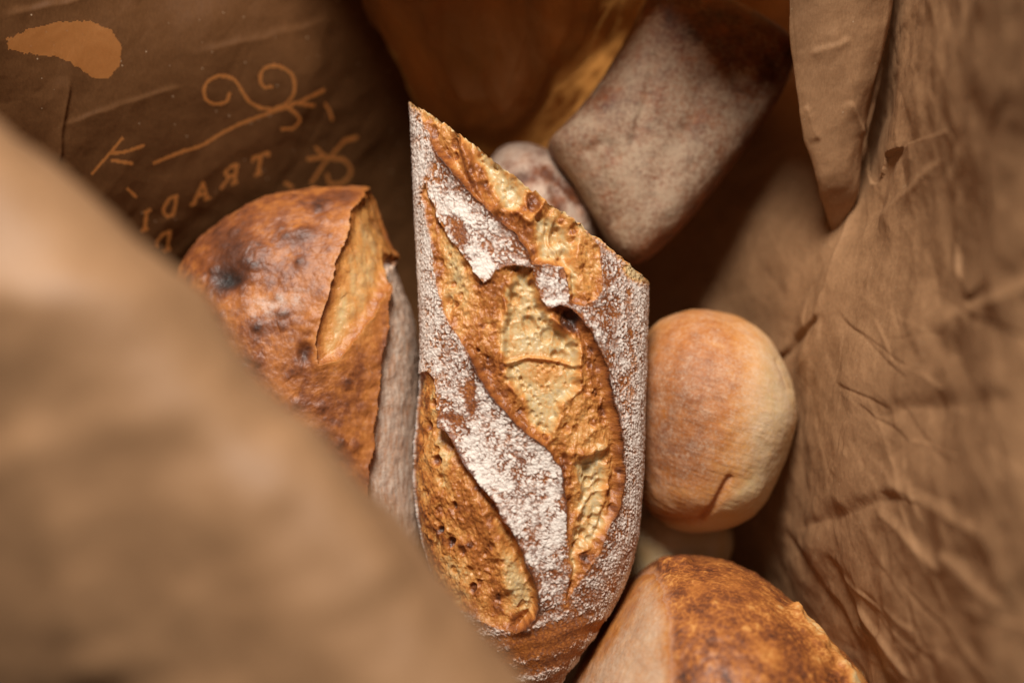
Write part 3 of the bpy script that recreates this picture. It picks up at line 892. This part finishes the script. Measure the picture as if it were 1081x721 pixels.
# small floured roll behind the cut end
V, n, x, y, top, r = pillow([(525, 160), (548, 152), (575, 158), (602, 178), (622, 203), (631, 240), (625, 275), (600, 300), (560, 300), (525, 275), (510, 235), (510, 190)], -.078, .026, .028, nr=150, na=300)
mm = V * 1000
cr = np.minimum(seg_dist(x, y, [(548, 190), (575, 183), (597, 195), (612, 214)]), seg_dist(x, y, [(585, 200), (592, 225), (590, 240)]))
cr[~top] = 99
h = .9 * fbm(mm / 9, 3, 121) + .25 * fbm(mm / 2, 3, 122) - 1.2 * np.exp(-(cr / 7) ** 2)
V = V + n * (h * .001)[..., None]
bake = .72 + .25 * fbm(mm / 6, 3, 123) + .1 * np.exp(-(cr / 8) ** 2)
flour = .56 + .7 * fbm(mm / 6, 4, 124) + .4 * fbm(mm / 1.5, 3, 125) - .42 * np.exp(-(cr / 9) ** 2)
F, org = solid(V)
ob = build('bread_roll', V, F, M_flank, None, {'bake': np.clip(bake, .3, .85), 'flour': np.clip(flour, 0, .62)}, loc=org)
ob['label'] = 'small floured roll with a brown crack, tucked behind the sloping cut end of the baguette'
ob['category'] = 'bread roll'

# flat dusty ciabatta
V, n, x, y, top, r = pillow([(715, -12), (770, 4), (818, 28), (836, 50), (833, 80), (812, 120), (775, 172), (738, 218), (700, 260), (672, 280), (650, 272), (630, 240), (605, 200), (578, 160), (592, 138), (618, 110), (648, 66), (672, 20), (690, -5)],
                            -.068, .024, .044, nr=240, na=460, e=3.6, eb=3.0, tilt=(-.10, -.02), center=(712, 135))
mm = V * 1000
h = 1.5 * fbm(mm / 22, 3, 131) + .45 * fbm(mm / 6, 4, 132) + .16 * fbm(mm / 1.6, 3, 133)
for pts, dep, w in [([(690, 60), (684, 100), (668, 150)], .8, 5), ([(770, 70), (778, 95), (800, 105)], 1.0, 4), ([(650, 165), (640, 150), (620, 160)], .7, 6), ([(740, 90), (735, 120), (700, 170), (690, 210)], .8, 12), ([(628, 165), (645, 200), (650, 235)], .5, 6)]:
    d = seg_dist(x, y, pts)
    h -= np.where(top, dep * np.exp(-(d / w) ** 2), 0)
V = V + n * (h * .001)[..., None]
edge = sstep(.80, .95, r) * top
lower = sstep(-20, 25, (x - 750) * .72 + (y - 190) * .69)
endk = sstep(.25, .75, blob(x, y, 770, 22, 95, 52, 25) + .9 * fbm(mm / 7, 4, 138))
bake = .78 + .24 * fbm(mm / 8, 4, 134) + .12 * fbm(mm / 1.8, 3, 135) + .06 * endk * top
bake = np.where(top, bake, .62)
flour = .54 + .7 * fbm(mm / 9, 4, 136) + .6 * 1.3 * fbm(mm / 1.5, 4, 137) - .42 * endk * top - .85 * edge * lower + .15 * blob(x, y, 690, 190, 60, 70)
flour = np.where(top, flour, .1)
F, org = solid(V)
ob = build('ciabatta_loaf', V, F, M_dull, None, {'bake': np.clip(bake, .4, .95), 'flour': np.clip(flour, 0, .85)}, loc=org)
ob['label'] = 'flat oblong grey-brown loaf with a dusty top, leaning away at the upper right'
ob['category'] = 'loaf'

# dark glossy loaf on the left, floured down its right side
V, n, x, y, top, r = pillow([(208, 262), (250, 226), (292, 207), (340, 200), (386, 202), (400, 224), (413, 262), (431, 300), (446, 345), (452, 410), (454, 500), (455, 580), (430, 650), (380, 700), (310, 690), (240, 610), (195, 500), (180, 400), (186, 310)],
                            -.060, .043, .030, nr=330, na=620, e=2.3, center=(320, 440), tilt=(0, .02))
mm = V * 1000
jx, jy = 2.0 * noise(mm / 2.0, 141) + 7 * noise(mm / 8, 143), 2.0 * noise(mm / 2.0, 142) + 7 * noise(mm / 8, 144)
xx, yy = x + jx, y + jy
OP = [(383, 204), (394, 206), (405, 222), (413, 245), (417, 268), (411, 298), (396, 330), (376, 360), (356, 384), (338, 386), (331, 364), (344, 322), (358, 272), (370, 232)]
sO = sdf(xx, yy, OP)
FLK = [(404, 262), (412, 272), (460, 270), (470, 620), (395, 640), (384, 560), (388, 500), (396, 440), (402, 390), (407, 340), (409, 300)]
sF = sdf(xx, yy, FLK)
sO[~top] = -1e3
sF[(~top) & (x < 375)] = -1e3
h = .9 * fbm(mm / 12, 3, 145) + .55 * fbm(mm / 3.2, 3, 146) + .2 * fbm(mm / 1.1, 2, 158)
w1, w2, wc = worley(mm / 5.5, 147)
h += np.where(sF > 0, 0, .55 * sstep(.6, .1, w1) * (wc > .45))
h += np.where(sO > 0, -2.4 * (1 - np.exp(-sO / 9)) + .8 * sstep(8, 25, sO), 1.3 * np.exp(np.minimum(sO, 0) / 12))
h += np.where(sF > 0, -2.6 * (1 - np.exp(-sF / 3.5)), 1.3 * np.exp(np.minimum(sF, 0) / 6))
for cx, cy, rx, ry, dep in [(240, 296, 16, 10, 1.4), (322, 372, 8, 10, 1.8), (235, 300, 24, 18, -.0), (318, 246, 14, 7, -.9), (375, 208, 14, 6, -.5), (262, 268, 24, 16, -1.2)]:
    h -= np.where(top, dep * blob(x, y, cx, cy, rx, ry), 0)
V = V + n * (h * .001)[..., None]
bake = .67 + .44 * fbm(mm / 9, 4, 148) + .22 * fbm(mm / 2.2, 3, 149) + .12 * sstep(.6, .1, w1) * (wc > .6)
bake = bake_paint(xx, yy, bake, [(245, 272, 30, 34, 20, .90, .85), (240, 297, 19, 12, -15, 1.0, .98), (318, 248, 17, 8, -20, .86, .8), (322, 372, 8, 10, 0, .97, .95), (372, 210, 20, 9, 0, .88, .9), (290, 225, 30, 10, -25, .66, .5),
                                 (275, 318, 35, 14, -10, .40, .5), (330, 290, 16, 55, 12, .62, .4), (320, 430, 14, 10, 20, .75, .5), (345, 335, 5, 40, 14, .68, .5), (390, 400, 9, 90, 4, .46, .4)])
bo = .30 + .25 * fbm(np.stack([mm[..., 0] / 2.5, mm[..., 1] / 9, mm[..., 2] / 4], -1), 3, 151) + .24 * sstep(22, 0, sO) + .06 * np.exp(-np.maximum(sO, 0) / 2.0)
ko = .75 * np.exp(np.minimum(sO, 0) / 7) * top
bake = bake * (1 - ko) + .44 * ko
bake = np.where(sO > 0, bo, bake)
bake = np.where(sF > 0, .58 + .25 * fbm(mm / 4, 3, 152), bake)
flour = .03 + .5 * fbm(mm / 4, 4, 157) * sstep(.9, .6, bake) + .5 * blob(x, y, 290, 322, 40, 16, -15) * (fbm(mm / 3, 3, 153) + .5) + .3 * blob(x, y, 340, 290, 12, 25) * (fbm(mm / 2, 3, 154) + .4)  # soft highlight patches on the crust are put into the flour mask
ff = .62 + .75 * fbm(np.stack([mm[..., 0] / 1.6, mm[..., 1] / 7, mm[..., 2] / 1.6], -1), 4, 155) + .25 * fbm(mm / 1.2, 2, 156) - 1.2 * np.exp(-np.maximum(sF, 0) / 2.0)
flour = np.where(sF > 0, ff, flour)
F, org = solid(V)
t = thing('crusty_loaf', 'glossy dark-brown loaf with black blisters and a pale split, left of the baguette', 'loaf', org)
reg = np.where(sO > 0, 1, np.where(sF > 0, 2, 0))
fr = reg.ravel()[F]
fid = np.where((fr > 0).sum(1) >= 2, fr.max(1), 0)
at = {'bake': np.clip(bake, 0.02, 1), 'flour': np.clip(flour, 0, .85)}
build('crust', V, F, M_gloss, t, at, fid == 0)
build('slash_opening', V, F, M_crumb, t, at, fid == 1)
build('floured_side', V, F, M_flank, t, at, fid == 2)

# near loaf at the bottom edge, half floured and half blistered brown
V, n, x, y, top, r = pillow([(606, 722), (622, 690), (646, 650), (672, 614), (698, 595), (716, 590), (762, 593), (802, 609), (842, 641), (872, 672), (902, 702), (922, 745), (930, 820), (900, 900), (820, 950), (720, 950), (630, 900), (592, 810), (592, 760)],
                            -.030, .075, .065, nr=300, na=560, e=2.2, center=(755, 770))
mm = V * 1000
jx, jy = 3 * noise(mm / 4, 161), 3 * noise(mm / 4, 162)
xx, yy = x + jx, y + jy
FL = [(560, 760), (610, 700), (640, 650), (668, 612), (690, 604), (700, 625), (706, 660), (708, 721), (706, 800), (640, 860), (560, 860)]
sF = sdf(xx, yy, FL)
sF[(~top) & (x > 690)] = -1e3
w1, w2, wc = worley(mm / 4.5, 163)
h = 1.0 * fbm(mm / 12, 3, 164) + .30 * fbm(mm / 2.2, 3, 165) + np.where(sF > 0, 0.0, .30 * sstep(0, -12, sF) * sstep(.65, .1, w1) * (wc > .4))
rdg = np.exp(-(seg_dist(xx, yy, [(836, 644), (862, 676), (885, 700), (905, 735)]) / 6) ** 2)
h += np.where(top, rdg * (2.6 + 2.6 * noise(mm / 4.5, 173)), 0)
h += np.where(top, 2.2 * np.exp(-(seg_dist(xx, yy, [(700, 598), (716, 593), (724, 594)]) / 5) ** 2), 0)
V = V + n * (h * .001)[..., None]
k1, k2, kc = worley(mm / 2.2 + .5 * noise(mm / 2, 171)[..., None], 172)
bake = .74 - .20 * sstep(.16, 0, k2 - k1) + .44 * fbm(mm / 8, 4, 166) + .20 * fbm(mm / 2, 3, 167) - .2 * sstep(.5, .1, w1) * (wc > .72)
bake = bake_paint(xx, yy, bake, [(862, 662, 8, 30, -45, .30, .6), (905, 715, 12, 14, 0, .22, .7), (735, 622, 12, 8, 0, .35, .5), (810, 690, 22, 10, 30, .36, .5), (790, 620, 30, 10, 20, .5, .4)])
bake = bake - .28 * rdg * top
kF = sstep(-14, 6, sF)
bake = bake * (1 - kF) + kF * (.50 + .2 * fbm(mm / 6, 3, 168))
rimk = blob(x, y, 640, 665, 16, 70, 37)
flour = np.where(sF > 0, .68 + .45 * fbm(mm / 7, 3, 169) + .3 * fbm(mm / 1.2, 2, 170) - .35 * rimk - .45 * np.exp(-np.maximum(sF, 0) / 10), .30 * np.exp(np.minimum(sF, 0) / 10) * (top | (x < 690)))
F, org = solid(V)
t = thing('crusty_loaf', 'rounded loaf at the bottom edge, blistered brown crust beside a flour-pale left side', 'loaf', org)
fr = (sF > 0).ravel()[F]
fid = fr.sum(1) >= 2
at = {'bake': np.clip(bake, 0.05, .95), 'flour': np.clip(flour, 0, .9)}
build('crust', V, F, M_gloss, t, at, ~fid)
build('floured_side', V, F, M_pale, t, at, fid)

finish()
